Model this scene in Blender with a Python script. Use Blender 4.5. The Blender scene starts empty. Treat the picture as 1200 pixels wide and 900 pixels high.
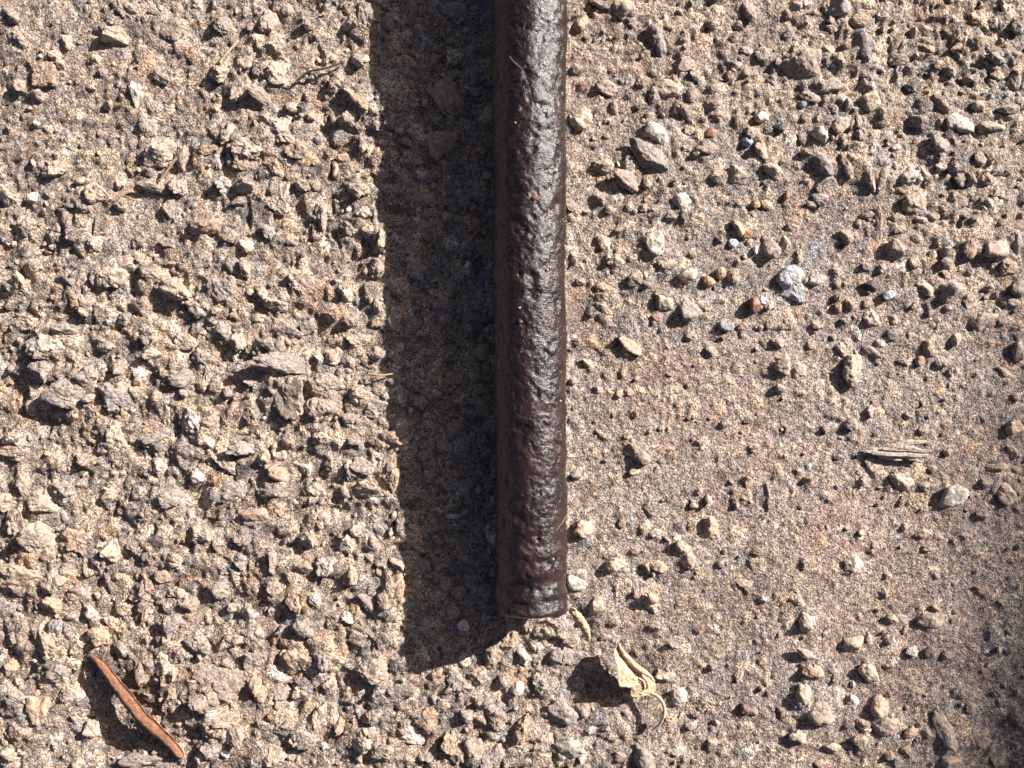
import bpy, math, random
import numpy as np

# ---------------------------------------------------------------- camera, sky, sun, exposure
S = 0.0003                      # metres per unit; the ground is laid out in units of 0.3 mm, about one photo pixel
H = 960.0                       # camera height in those units
sc = bpy.context.scene
sc.render.engine = 'CYCLES'
sc.view_settings.view_transform = 'Standard'
sc.view_settings.look = 'None'
sc.view_settings.gamma = 1.0
sc.view_settings.use_curve_mapping = False
sc.view_settings.exposure = 1.30

cam_d = bpy.data.cameras.new('camera')
cam = bpy.data.objects.new('camera', cam_d)
sc.collection.objects.link(cam)
cam.location = (0, 0, H * S)
cam_d.sensor_fit = 'HORIZONTAL'
cam_d.angle = 2 * math.atan(600.0 / H)
cam_d.clip_start = 0.005
cam_d.clip_end = 500.0
sc.camera = cam

SUN = np.array([1.69, 1.07, 1.0]); SUN /= np.linalg.norm(SUN)
elev = math.asin(SUN[2])
az = math.atan2(SUN[0], SUN[1])             # clockwise from +Y
w = bpy.data.worlds.new("World"); sc.world = w
w.use_nodes = True
nt = w.node_tree
sky = nt.nodes.new('ShaderNodeTexSky')
sky.sky_type = 'NISHITA'
sky.sun_disc = False
sky.sun_elevation = elev
sky.sun_rotation = az
sky.air_density = 0.32
sky.dust_density = 2.6
sky.ozone_density = 0.3
nt.links.new(sky.outputs['Color'], nt.nodes['Background'].inputs['Color'])
nt.nodes['Background'].inputs['Strength'].default_value = 0.05

sl = bpy.data.lights.new('sun', 'SUN')
sl.energy = 5.0
sl.angle = math.radians(0.53)
sl.color = (1.0, 0.96, 0.92)
so = bpy.data.objects.new('sun', sl)
sc.collection.objects.link(so)
so.rotation_euler = (math.pi / 2 - elev, 0, math.pi - az)
so.location = (0.6, 0.4, 0.5)

# ---------------------------------------------------------------- helpers
C = sc.collection.objects
rng = np.random.default_rng(7)
random.seed(7)

def P(px, py):                              # photo pixel -> ground units (y up)
    return px - 600.0, 450.0 - py

def noise2(x, y, seed=0):
    """Smooth lattice noise in -1..1 at lattice spacing 1."""
    xi = np.floor(x).astype(np.int64); yi = np.floor(y).astype(np.int64)
    fx = x - xi; fy = y - yi
    fx = fx * fx * fx * (fx * (fx * 6 - 15) + 10); fy = fy * fy * fy * (fy * (fy * 6 - 15) + 10)
    def g(i, j):
        h = (i * 374761393 + j * 668265263 + seed * 2147483647 + 12345) & 0xffffffff
        h = ((h ^ (h >> 13)) * 1274126177) & 0xffffffff
        h = ((h ^ (h >> 16)) * 2246822519) & 0xffffffff
        h ^= h >> 15
        return (h & 0xffff) / 32767.5 - 1.0
    a = g(xi, yi); b = g(xi + 1, yi); c = g(xi, yi + 1); d = g(xi + 1, yi + 1)
    return (a + (b - a) * fx) * (1 - fy) + (c + (d - c) * fx) * fy

def noise3(p, seed=0):
    x, y, z = p[:, 0], p[:, 1], p[:, 2]
    zi = np.floor(z); f = z - zi; f = f * f * (3 - 2 * f)
    zi = zi.astype(np.int64)
    return noise2(x + zi * 17.13, y + zi * 31.7, seed) * (1 - f) + noise2(x + (zi + 1) * 17.13, y + (zi + 1) * 31.7, seed) * f

def icosphere(sub):
    t = (1 + 5 ** .5) / 2
    v = [(-1, t, 0), (1, t, 0), (-1, -t, 0), (1, -t, 0), (0, -1, t), (0, 1, t), (0, -1, -t), (0, 1, -t), (t, 0, -1), (t, 0, 1), (-t, 0, -1), (-t, 0, 1)]
    f = [(0, 11, 5), (0, 5, 1), (0, 1, 7), (0, 7, 10), (0, 10, 11), (1, 5, 9), (5, 11, 4), (11, 10, 2), (10, 7, 6), (7, 1, 8), (3, 9, 4), (3, 4, 2), (3, 2, 6), (3, 6, 8), (3, 8, 9), (4, 9, 5), (2, 4, 11), (6, 2, 10), (8, 6, 7), (9, 8, 1)]
    v = [np.array(q, float) / np.linalg.norm(q) for q in v]
    for _ in range(sub):
        mid = {}; nf = []
        def m(a, b):
            k = (min(a, b), max(a, b))
            if k not in mid:
                q = v[a] + v[b]; v.append(q / np.linalg.norm(q)); mid[k] = len(v) - 1
            return mid[k]
        for a, b, c in f:
            ab, bc, ca = m(a, b), m(b, c), m(c, a)
            nf += [(a, ab, ca), (b, bc, ab), (c, ca, bc), (ab, bc, ca)]
        f = nf
    return np.array(v), np.array(f, np.int32)

ICO = {k: icosphere(k) for k in (1, 2, 3, 4)}

def build_mesh(name, verts, faces, mat, col=None, smooth=True):
    """verts in ground units, faces an (n, k) index array."""
    me = bpy.data.meshes.new(name)
    verts = np.asarray(verts, np.float32) * S
    faces = np.asarray(faces, np.int32)
    n, k = faces.shape
    me.vertices.add(len(verts)); me.vertices.foreach_set('co', verts.ravel())
    me.loops.add(n * k); me.loops.foreach_set('vertex_index', faces.ravel())
    me.polygons.add(n); me.polygons.foreach_set('loop_start', np.arange(0, n * k, k, dtype=np.int32))
    me.polygons.foreach_set('use_smooth', np.full(n, smooth, dtype=bool))
    me.update(calc_edges=True)
    if col is not None:
        a = me.color_attributes.new('col', 'FLOAT_COLOR', 'POINT')
        cc = np.ones((len(verts), 4), np.float32); cc[:, :3] = col
        a.data.foreach_set('color', cc.ravel())
    if mat: me.materials.append(mat)
    return me

def link(name, me, parent=None, loc=None):
    o = bpy.data.objects.new(name, me); C.link(o)
    if loc is not None: o.location = [q * S for q in loc]
    if parent is not None: o.parent = parent
    return o

def tag(o, label=None, cat=None, group=None, kind=None):
    if label: o['label'] = label
    if cat: o['category'] = cat
    if group: o['group'] = group
    if kind: o['kind'] = kind
    return o

# ---------------------------------------------------------------- materials
class N:
    def __init__(s, name):
        s.m = bpy.data.materials.new(name); s.m.use_nodes = True
        s.t = s.m.node_tree; s.b = s.t.nodes['Principled BSDF']
        g = s.t.nodes.new('ShaderNodeNewGeometry')
        mp = s.t.nodes.new('ShaderNodeVectorMath'); mp.operation = 'SCALE'; mp.inputs['Scale'].default_value = 1 / S
        s.t.links.new(g.outputs['Position'], mp.inputs[0]); s.pos = mp.outputs[0]
    def new(s, kind, **kw):
        n = s.t.nodes.new(kind)
        for k, v in kw.items(): setattr(n, k, v)
        return n
    def link(s, a, b): s.t.links.new(a, b)
    def noise(s, px, detail=3, rough=.55, vec=None):
        n = s.new('ShaderNodeTexNoise'); n.inputs['Scale'].default_value = 1 / px
        n.inputs['Detail'].default_value = detail; n.inputs['Roughness'].default_value = rough
        s.link(vec or s.pos, n.inputs['Vector']); return n.outputs['Fac']
    def cells(s, px, out='Color'):
        n = s.new('ShaderNodeTexVoronoi'); n.inputs['Scale'].default_value = 1 / px
        s.link(s.pos, n.inputs['Vector']); return n.outputs[out]
    def ramp(s, fac, stops, interp='LINEAR'):
        r = s.new('ShaderNodeValToRGB'); r.color_ramp.interpolation = interp
        el = r.color_ramp.elements
        while len(el) < len(stops): el.new(.5)
        for e, (p, c) in zip(el, stops):
            e.position = p; e.color = (c, c, c, 1) if not hasattr(c, '__len__') else (*c, 1)
        s.link(fac, r.inputs['Fac']); return r.outputs['Color']
    def mix(s, fac, a, b, mode='MIX'):
        m = s.new('ShaderNodeMix', data_type='RGBA', blend_type=mode)
        for sock, v in ((m.inputs['Factor'], fac), (m.inputs['A'], a), (m.inputs['B'], b)):
            if hasattr(v, 'node'): s.link(v, sock)
            elif hasattr(v, '__len__'): sock.default_value = (*v, 1)
            else: sock.default_value = v
        return m.outputs['Result']
    def sep(s, c):
        n = s.new('ShaderNodeSeparateColor'); s.link(c, n.inputs[0]); return n.outputs[0]
    def bump(s, h, dist_px, strength=1.0, normal=None):
        b = s.new('ShaderNodeBump'); b.inputs['Strength'].default_value = strength
        b.inputs['Distance'].default_value = dist_px * S
        s.link(h, b.inputs['Height'])
        if normal is not None: s.link(normal, b.inputs['Normal'])
        return b.outputs['Normal']
    def attr(s):
        a = s.new('ShaderNodeVertexColor', layer_name='col'); return a.outputs['Color']
    def done(s, color, rough=.85, normal=None, spec=.3):
        for k, v in (('Base Color', color), ('Roughness', rough), ('Normal', normal)):
            if v is None: continue
            if hasattr(v, 'node'): s.link(v, s.b.inputs[k])
            else: s.b.inputs[k].default_value = (*v, 1) if hasattr(v, '__len__') else v
        s.b.inputs['Specular IOR Level'].default_value = spec
        return s.m

def mat_ground():
    n = N('rough_sandy_concrete')
    base = n.attr()
    g1 = n.sep(n.cells(1.5))                                   # single sand grains
    f1 = n.ramp(g1, [(0, .2), (.13, .42), (.3, .88), (.72, 1.10), (.9, 1.55), (1, 2.0)])
    c = n.mix(1.0, base, f1, 'MULTIPLY')
    g2 = n.sep(n.cells(4.6))
    f2 = n.ramp(g2, [(0, .62), (.4, 1.0), (.8, 1.05), (1, 1.35)])
    c = n.mix(1.0, c, f2, 'MULTIPLY')
    blot = n.ramp(n.noise(60, 4, .6), [(.32, (.86, .80, .76)), (.5, (1, 1, 1)), (.68, (1.06, 1.05, 1.02))])
    c = n.mix(1.0, c, blot, 'MULTIPLY')
    h1 = n.bump(n.noise(1.9, 3, .7), 1.5, 1.0)
    h2 = n.bump(n.cells(2.5, 'Distance'), 1.2, .8, h1)
    return n.done(c, .82, h2, .25)

def mat_stone(name='stone', crust=.5, rough=.7):
    n = N(name)
    base = n.attr()
    v = n.ramp(n.noise(7, 5, .65), [(.25, .62), (.5, 1.0), (.75, 1.3)])
    c = n.mix(1.0, base, v, 'MULTIPLY')
    g1 = n.ramp(n.sep(n.cells(2.6)), [(0, .5), (.15, .8), (.8, 1.08), (1, 1.45)])
    c = n.mix(1.0, c, g1, 'MULTIPLY')
    stain = n.ramp(n.noise(16, 3, .6), [(.55, 0), (.75, .4)])
    c = n.mix(stain, c, (.34, .19, .09))
    cr = n.ramp(n.noise(11, 5, .7), [(.62 - .28 * crust, 0), (.74 - .2 * crust, .85)])
    grain = n.ramp(n.sep(n.cells(2.2)), [(0, .4), (.3, .9), (.8, 1.1), (1, 1.7)])
    crc = n.mix(1.0, (.27, .21, .168), grain, 'MULTIPLY')
    c = n.mix(cr, c, crc)
    h1 = n.bump(n.noise(9, 5, .7), 3.0, .8)
    h2 = n.bump(n.noise(2.4, 2, .6), 1.1, .8, h1)
    return n.done(c, rough, h2, .4)

def mat_iron():
    n = N('glossy_dark_brown_paint')
    m = n.noise(26, 4, .6)
    c = n.mix(n.ramp(m, [(.38, 0), (.62, 1)]), (.0135, .0078, .0075), (.033, .0170, .0150))
    dust = n.ramp(n.noise(5, 4, .7), [(.62, 0), (.78, .12)])
    c = n.mix(dust, c, (.09, .062, .05))
    spots = n.ramp(n.noise(8, 2, .5), [(.74, 0), (.80, .5)])
    c = n.mix(spots, c, (.16, .07, .035))
    r = n.ramp(n.noise(4, 4, .7), [(.3, .17), (.7, .38)])
    h1 = n.bump(n.noise(3.6, 4, .7), 1.15, 1.0)
    h2 = n.bump(n.noise(1.3, 2, .6), .3, 1.0, h1)
    return n.done(c, r, h2, .56)

def mat_dryleaf(name, col, spot):
    n = N(name)
    v = n.ramp(n.noise(5, 4, .65), [(.28, .6), (.5, 1), (.74, 1.3)])
    c = n.mix(1.0, col, v, 'MULTIPLY')
    c = n.mix(n.ramp(n.noise(8, 3, .6), [(.54, 0), (.68, .75)]), c, spot)
    c = n.mix(n.ramp(n.sep(n.cells(3.0)), [(.88, 0), (.95, .6)]), c, spot)
    return n.done(c, .6, n.bump(n.noise(3, 3, .6), 1.0, .9), .35)

def mat_simple(name, col, var=.35, px=6, rough=.7, bump=1.0, spec=.3):
    n = N(name)
    v = n.ramp(n.noise(px, 4, .65), [(.28, 1 - var), (.5, 1), (.74, 1 + var)])
    c = n.mix(1.0, col, v, 'MULTIPLY')
    return n.done(c, rough, n.bump(n.noise(px * .5, 3, .6), bump, .8), spec)

M_GROUND = mat_ground()
M_STONE = mat_stone('crusted_stone', .8, .8)
M_STONE_CLEANER = mat_stone('lightly_crusted_stone', .55, .7)
M_PEBBLE = mat_stone('clean_pebble', .12, .5)
M_IRON = mat_iron()

COL = dict(c=(.52, .40, .295), w=(.60, .52, .445), t=(.36, .27, .21), o=(.41, .265, .17), y=(.47, .345, .235),
           g=(.28, .235, .21), b=(.24, .225, .23), d=(.05, .044, .046), r=(.33, .15, .10), p=(.41, .285, .225))

# ---------------------------------------------------------------- the stones read off the photograph: tile origin, zoom, then "x y long short angle colour"
TILES = [
 (0, 0, 3, """440 40 110 80 20 t;390 125 110 70 10 c;235 150 40 60 0 c;190 195 60 50 0 c;140 250 110 100 0 o;70 295 50 60 0 t;125 330 60 50 0 g;335 210 40 45 0 c;
 215 235 60 30 90 c;475 325 95 60 90 w;770 255 90 65 120 c;975 270 120 90 0 c;950 175 100 80 0 c;855 215 90 65 90 o;855 305 110 65 100 c;920 340 120 50 15 t;965 450 120 90 30 c;
 760 385 60 40 0 o;800 465 90 60 90 c;880 510 100 90 0 c;550 540 110 90 0 c;510 450 90 60 80 t;640 545 110 50 110 t;724 525 80 40 0 o;770 580 50 30 90 w;790 650 60 60 0 w;
 850 655 80 50 0 c;855 575 70 60 0 o;960 585 90 60 0 o;985 700 130 95 90 c;841 710 60 35 0 g;710 590 60 25 90 o;630 660 70 60 90 c;700 800 120 70 -10 o;290 710 80 60 90 g;
 345 680 80 75 0 c;180 590 110 85 0 c;125 435 40 35 0 w;120 580 40 30 90 w;109 690 50 40 90 w;520 610 40 40 0 d;940 80 90 60 90 t;1090 90 60 50 0 c;860 40 50 50 0 g;585 735 80 50 90 g;
 1130 740 100 40 90 c;30 710 150 60 90 c;20 515 80 30 0 c;1180 600 80 40 90 o;1040 530 70 60 0 o;530 660 90 40 15 t;600 100 100 80 0 t;552 265 80 40 20 c;60 130 70 50 30 t;
 40 60 60 50 0 t;1060 650 60 50 20 c;1010 30 60 50 0 c;780 80 60 80 0 g;480 850 70 50 30 t;330 860 60 60 0 c;250 780 100 60 0 t;190 810 60 50 0 g;590 850 60 50 20 g;800 830 70 50 0 t;1170 300 60 50 0 t;
 1090 400 60 40 30 o;950 820 70 60 0 g;860 860 60 50 0 c;410 720 60 50 0 t;80 800 80 60 0 t;420 640 60 50 0 t;900 130 60 30 -10 t"""),
 (400, 0, 3, """85 60 110 50 80 g;20 90 60 40 0 c;60 350 110 50 45 o;25 20 50 50 0 t;110 310 40 30 90 g;30 410 60 40 0 c;165 75 60 50 90 g;400 40 90 80 90 g;280 120 30 30 0 o;250 370 40 40 0 g;
 370 350 120 80 90 t;180 325 40 30 0 w;350 490 100 90 90 t;270 560 60 50 90 g;290 615 60 40 0 w;170 430 60 50 90 g;260 700 120 50 10 g;390 270 60 50 0 g;450 850 90 50 90 t;105 800 80 60 0 c;140 850 100 50 90 c;
 60 210 60 50 0 c;20 560 70 50 0 o;80 520 50 40 0 t;50 660 80 50 20 c;80 740 60 50 0 c;20 800 60 60 0 g;320 210 50 40 0 g;300 800 60 60 0 g;220 250 50 40 0 g"""),
 (0, 300, 3, """380 75 110 80 30 c;600 115 150 100 20 c;690 180 80 60 0 g;755 190 40 40 0 y;715 285 60 40 100 y;160 320 130 115 0 w;80 230 120 60 10 y;110 310 60 50 0 o;1050 110 140 90 45 t;
 970 170 80 60 0 c;1160 215 80 60 0 o;780 260 90 70 0 g;950 310 100 60 20 g;1020 270 100 70 0 g;980 370 180 80 15 g;1040 315 40 25 0 p;1125 360 60 25 40 w;1180 350 80 60 90 c;1000 490 160 120 60 t;
 1150 460 120 90 0 t;1110 530 80 75 0 p;1155 520 60 50 90 p;580 560 110 55 100 c;670 575 100 60 50 w;550 500 60 50 0 o;760 455 50 40 0 c;740 590 80 50 0 t;390 510 130 90 30 b;220 500 140 100 20 g;
 130 400 90 80 0 g;210 440 150 90 20 t;300 540 90 40 20 t;110 530 80 40 90 t;400 630 90 70 90 c;560 740 50 50 0 w;690 780 60 50 90 w;660 700 160 110 0 g;530 640 110 40 -10 g;510 655 40 30 0 d;
 800 730 130 60 30 t;990 765 80 50 0 o;1070 750 50 45 0 w;930 720 60 60 0 c;940 830 110 60 0 g;800 830 100 80 0 g;480 830 60 50 0 t;90 810 90 60 90 t;130 880 90 60 0 c;20 870 70 60 0 y;
 400 740 30 30 0 d;230 830 110 80 0 g;35 640 100 50 0 c;40 690 80 50 0 o;300 170 80 50 90 t;440 220 60 60 0 g;210 260 120 70 0 g;820 30 70 55 90 g;860 40 70 50 90 c;770 120 100 90 90 g;
 930 130 60 60 0 c;830 300 60 60 0 c;420 400 60 60 0 t;490 390 60 60 0 w;540 350 100 40 0 c;620 430 100 60 0 g;720 440 60 50 90 c;60 100 90 80 90 c;110 40 60 50 0 t;1010 660 80 40 0 o;980 690 60 60 0 c;
 860 680 90 60 0 g;240 80 70 60 0 g;520 60 80 50 0 t;300 420 80 60 0 g;340 610 60 50 0 t;880 560 70 60 0 t;1080 860 60 60 0 g;300 720 70 60 0 t;190 700 60 50 0 c;430 470 80 50 0 c;880 440 60 50 0 t;1130 640 80 60 0 c;1100 820 50 50 0 c;
 1160 720 50 60 0 t;600 850 90 60 0 g;380 850 60 50 0 c;700 360 60 60 0 g;640 300 80 60 20 t;500 280 70 60 0 g;360 310 70 60 0 g;1080 250 60 50 0 g;900 220 60 50 0 c"""),
 (400, 300, 3, """120 30 60 50 90 o;20 130 60 60 0 c;60 300 90 50 0 c;130 180 60 40 90 t;185 220 80 60 90 c;195 320 50 40 90 w;60 490 100 60 0 c;110 540 120 80 0 g;212 610 60 50 90 c;150 660 140 100 0 o;
 40 650 70 50 0 g;180 790 80 60 90 o;90 830 100 70 0 c;30 760 70 60 90 c;265 50 60 50 90 g;445 55 60 60 0 w;385 125 40 30 0 o;350 175 60 50 0 g;385 350 50 50 0 g;490 530 80 40 60 t;490 340 70 50 90 o;
 260 240 50 50 0 g;440 820 80 70 0 g;370 220 50 40 0 t;30 230 60 60 0 t;120 350 60 50 0 c;30 380 60 50 0 t;180 440 60 40 0 g;40 570 60 50 0 t;70 740 70 60 0 g;300 450 50 50 0 g;270 520 60 60 0 g;400 600 60 50 0 t;300 700 60 50 0 g;360 660 60 60 0 t"""),
 (0, 600, 3, """120 100 130 115 0 c;50 50 100 90 90 y;400 130 90 80 20 c;470 125 60 60 0 t;280 100 110 90 0 o;590 170 110 60 -20 c;320 190 100 60 80 c;570 230 70 40 20 o;60 240 150 120 0 y;180 240 90 80 90 c;
 180 330 70 60 0 o;260 290 50 40 0 o;470 290 120 80 0 t;520 260 40 40 0 o;320 360 50 50 0 w;510 350 70 30 110 o;185 410 80 70 90 b;150 470 130 70 50 o;340 440 90 70 0 o;430 490 70 60 0 g;
 490 560 100 35 60 o;570 530 110 90 0 c;600 570 60 50 0 c;770 600 160 130 0 t;715 670 110 80 -20 p;900 620 110 80 110 o;890 440 70 70 0 p;890 530 100 90 90 g;850 180 80 60 0 g;960 190 100 50 80 p;
 1060 195 90 60 0 o;1080 100 90 70 0 t;1140 30 80 60 90 c;1150 200 80 80 0 w;1040 320 70 60 90 o;870 350 60 60 0 w;1100 310 70 60 90 w;1080 420 100 90 0 g;1130 510 110 100 90 g;1030 530 110 90 0 o;
 950 850 90 80 0 y;830 790 90 60 30 o;740 840 80 80 0 g;700 870 60 40 90 w;780 740 110 70 0 p;1120 720 110 60 100 c;1030 860 40 40 0 c;312 775 60 60 0 c;130 720 110 80 90 o;
 250 650 80 60 0 c;270 885 70 50 0 c;30 870 80 60 90 c;480 880 130 50 0 g;1190 750 70 50 90 o;600 650 60 60 0 o;60 650 120 50 20 t;690 80 80 70 0 c;760 110 60 50 90 t;920 30 120 60 0 o;590 400 90 80 90 g;
 680 470 110 80 0 g;800 460 90 80 0 t;30 540 70 60 0 o;60 780 70 60 0 t;200 560 70 60 0 g;40 440 80 60 0 g;660 330 70 60 0 t;760 270 80 60 0 g;620 280 70 50 0 c;960 350 60 50 0 t;990 640 70 60 0 g;1060 640 60 60 0 c;
 1000 760 80 60 0 t;1150 620 60 60 0 c;1090 800 60 60 0 g;560 780 60 50 0 g;640 860 50 50 0 g;860 100 70 60 0 t;1000 420 60 50 0 g;960 270 60 60 0 g;420 620 50 50 0 c;630 500 50 50 0 g"""),
 (400, 600, 3, """30 220 110 60 80 o;180 290 110 95 90 o;95 320 90 60 0 g;110 110 60 50 0 g;100 160 40 20 30 w;195 180 70 40 40 c;110 30 60 60 0 b;40 370 90 40 10 w;90 560 110 90 0 t;240 790 110 60 20 w;380 820 60 60 0 o;
 410 860 50 50 0 y;480 580 70 60 90 c;530 500 100 80 90 o;590 470 60 50 0 o;650 400 70 40 90 t;710 420 100 80 0 c;640 510 70 60 0 w;690 480 60 50 0 w;760 510 60 60 0 g;610 620 50 50 0 w;
 640 770 120 80 100 o;310 720 100 70 0 o;525 865 100 90 90 g;770 710 120 90 0 g;540 730 60 60 0 p;800 830 110 60 0 w;330 575 60 40 0 o;60 810 110 80 0 c;180 640 120 80 0 g;430 620 100 70 0 g;
 360 255 70 60 0 g;500 280 60 50 0 o;440 230 30 30 0 p;370 485 60 50 90 t;410 290 60 50 0 o;540 40 30 30 0 w;390 15 60 20 0 w;290 190 60 40 0 g;290 395 50 40 0 g;20 120 60 60 0 c;60 440 80 50 0 t;130 450 70 60 0 g;
 20 640 80 60 0 o;110 720 70 60 0 c;350 680 60 50 0 c;500 680 70 60 0 g;440 720 60 60 0 g;150 850 80 60 0 t;570 600 60 50 0 t;700 600 80 60 0 g;720 800 60 60 0 t;850 700 60 60 0 t;460 830 60 60 0 t;300 860 70 50 0 c;150 180 50 40 0 t;60 60 60 50 0 c"""),
 (660, 0, 4, """85 110 110 70 100 y;45 215 80 50 45 t;270 35 130 100 20 t;180 20 80 50 20 t;190 180 45 25 100 w;245 215 50 25 100 w;500 130 60 30 10 o;440 190 130 70 60 g;570 180 50 40 90 g;570 300 90 80 100 t;
 425 340 50 40 30 t;620 355 60 45 30 t;715 370 80 30 15 t;780 350 45 40 0 o;850 330 60 50 40 t;705 415 70 60 0 t;610 445 70 60 60 t;490 420 130 80 20 c;430 450 90 70 100 g;700 485 90 50 10 t;
 575 515 80 50 20 t;730 535 50 45 0 y;655 555 40 35 0 t;210 410 120 90 45 p;80 550 120 100 30 c;400 540 50 40 0 t;240 500 60 40 80 t;450 625 120 105 60 w;390 735 220 120 35 g;
 190 775 100 80 0 t;320 860 150 80 35 p;395 855 60 50 80 o;590 615 60 40 20 t;590 675 70 60 0 t;535 715 45 40 0 t;680 690 110 50 0 t;205 640 40 35 0 o;870 50 100 60 70 t;1100 25 50 50 0 w;1150 15 50 40 20 w;
 1050 60 50 50 60 t;860 235 70 40 10 w;945 250 80 60 0 c;980 380 80 50 40 t;1010 290 40 40 0 t;970 470 45 35 0 c;970 655 40 35 0 g;955 610 50 40 0 g;930 705 90 70 45 y;880 610 70 50 60 t;
 820 820 100 80 20 c;720 830 80 60 20 t;1000 800 110 90 30 c;1130 540 60 40 90 t;1145 715 60 35 0 o;1060 160 70 60 0 g;330 110 60 30 -20 p;130 220 60 40 0 g;60 330 60 50 0 g;700 110 60 50 0 t;820 120 60 50 0 t;
 360 390 50 50 0 t;800 180 50 40 0 t"""),
 (900, 0, 4, """175 310 180 165 40 t;290 395 180 70 -5 t;205 455 130 40 20 t;155 490 35 35 0 g;290 240 80 70 20 c;345 285 80 70 90 o;245 625 90 80 0 w;270 765 150 80 45 g;375 780 130 50 70 t;350 30 120 110 90 g;430 90 90 70 0 y;
 540 75 50 45 0 w;465 210 140 80 75 g;610 190 110 40 110 t;620 275 110 60 10 t;725 135 100 60 15 y;750 225 80 60 30 o;805 300 50 45 0 y;1130 60 140 60 50 c;975 85 60 60 0 o;1060 100 70 60 -20 g;915 145 70 60 90 t;
 895 215 70 40 -40 o;990 190 90 60 10 o;480 465 120 100 0 y;535 525 70 40 80 t;570 520 90 40 70 o;385 490 60 50 90 t;310 510 60 50 0 g;425 565 100 50 80 t;340 590 100 70 -50 t;440 630 90 60 80 t;600 690 50 40 -10 w;
 630 640 60 40 90 o;895 570 130 110 30 w;815 680 120 100 40 g;1050 590 120 80 0 t;1080 350 80 40 10 y;1055 385 60 50 90 c;1165 380 90 70 90 t;820 480 100 60 45 t;1000 500 70 70 0 t;1080 270 120 60 20 g;1160 260 80 60 0 t;
 485 845 130 45 70 y;545 820 120 50 100 t;660 830 100 90 30 w;740 820 110 40 65 o;810 780 70 60 0 c;875 775 60 50 0 t;1000 735 70 60 90 y;1040 740 60 60 0 y;950 825 90 45 70 t;1040 835 80 60 45 y;1110 690 40 30 0 y;910 840 70 60 0 g;
 180 715 60 30 0 o;175 545 60 50 0 t;235 550 40 40 0 o;715 560 80 60 45 t;1140 510 100 60 0 g;1190 480 50 50 0 c;300 90 50 40 0 o;300 135 60 40 0 t;250 170 40 40 0 w;640 395 60 30 20 y;560 310 90 30 30 g;500 370 90 40 20 g;860 330 60 60 0 t;
 1180 120 60 60 0 g;940 370 50 40 0 o"""),
 (660, 225, 4, """170 30 80 50 10 t;215 80 50 40 0 o;310 70 60 60 0 c;375 70 50 40 0 t;560 40 110 90 30 w;440 80 100 40 0 c;505 110 70 40 0 t;285 165 110 50 -20 c;425 220 120 105 60 w;195 245 100 60 65 c;245 320 70 60 0 c;
 490 340 110 50 10 c;575 395 100 80 0 c;610 300 50 40 0 t;585 205 40 35 0 t;740 215 45 40 0 t;895 110 25 25 0 w;1070 165 70 50 0 c;970 250 110 70 60 t;1040 240 70 60 90 c;
 1110 300 60 35 90 y;1170 405 70 55 0 w;800 385 75 65 80 y;345 410 80 80 0 c;390 390 40 40 0 y;390 430 50 45 0 t;465 515 100 85 50 c;440 585 50 40 0 o;585 550 100 90 45 g;650 540 90 50 0 c;960 530 60 60 0 w;
 845 630 50 40 0 o;1010 705 70 60 20 c;305 715 130 60 35 y;190 450 90 50 20 o;690 740 55 45 90 c;590 680 40 40 0 t;535 825 25 20 0 w;1025 810 110 100 20 y;1100 840 110 80 70 y;
 1190 630 50 40 0 y;1160 720 50 40 0 t;60 700 50 40 0 o;120 810 80 40 30 c;45 890 50 40 0 w;180 540 90 50 30 c;40 60 60 50 90 t;40 290 70 40 60 t;80 420 50 40 0 t;320 310 60 30 30 t"""),
 (900, 225, 4, """250 25 80 60 30 w;210 60 60 35 30 t;375 205 80 60 60 o;430 150 50 30 90 y;525 160 170 45 88 y;690 50 100 90 20 y;610 265 110 90 20 t;720 135 70 40 15 c;775 110 50 50 0 y;825 75 60 50 0 o;620 180 60 40 0 y;
 600 120 60 40 0 y;695 215 60 40 0 c;770 300 60 40 90 y;840 330 60 60 0 g;840 385 50 40 90 y;320 375 65 50 10 g;325 430 50 40 90 o;235 410 90 50 -5 w;460 350 50 40 0 g;540 355 50 50 0 w;390 525 80 70 90 t;335 490 50 50 0 y;
 470 520 60 50 0 t;490 590 90 85 30 c;365 600 50 35 0 y;590 595 50 40 90 y;665 665 35 30 0 y;230 640 45 35 0 w;590 665 80 60 0 g;525 715 55 40 0 w;480 745 110 40 40 g;690 330 60 50 -50 y;740 450 130 60 45 y;860 470 110 100 0 g;
 690 530 40 40 0 o;760 565 40 35 0 o;1000 600 150 100 -20 p;1090 580 90 60 60 g;1170 620 80 70 0 y;955 265 90 70 90 o;1070 265 130 105 0 t;1175 230 120 60 80 g;1130 350 100 90 0 o;1185 460 80 70 90 g;1160 520 90 40 20 y;
 1040 450 60 40 0 y;940 510 80 60 90 t;765 740 100 55 70 o;815 800 60 50 0 t;855 850 60 40 90 g;1180 750 120 60 90 t;1120 850 110 40 25 y;970 855 40 35 0 b;350 740 90 60 50 c;400 840 130 90 100 c;200 715 50 40 0 c;890 40 100 60 0 t;
 1090 10 90 50 0 c;1045 50 60 40 0 w;1090 140 50 40 0 t;640 800 80 30 20 o;1000 80 50 50 0 t"""),
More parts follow.
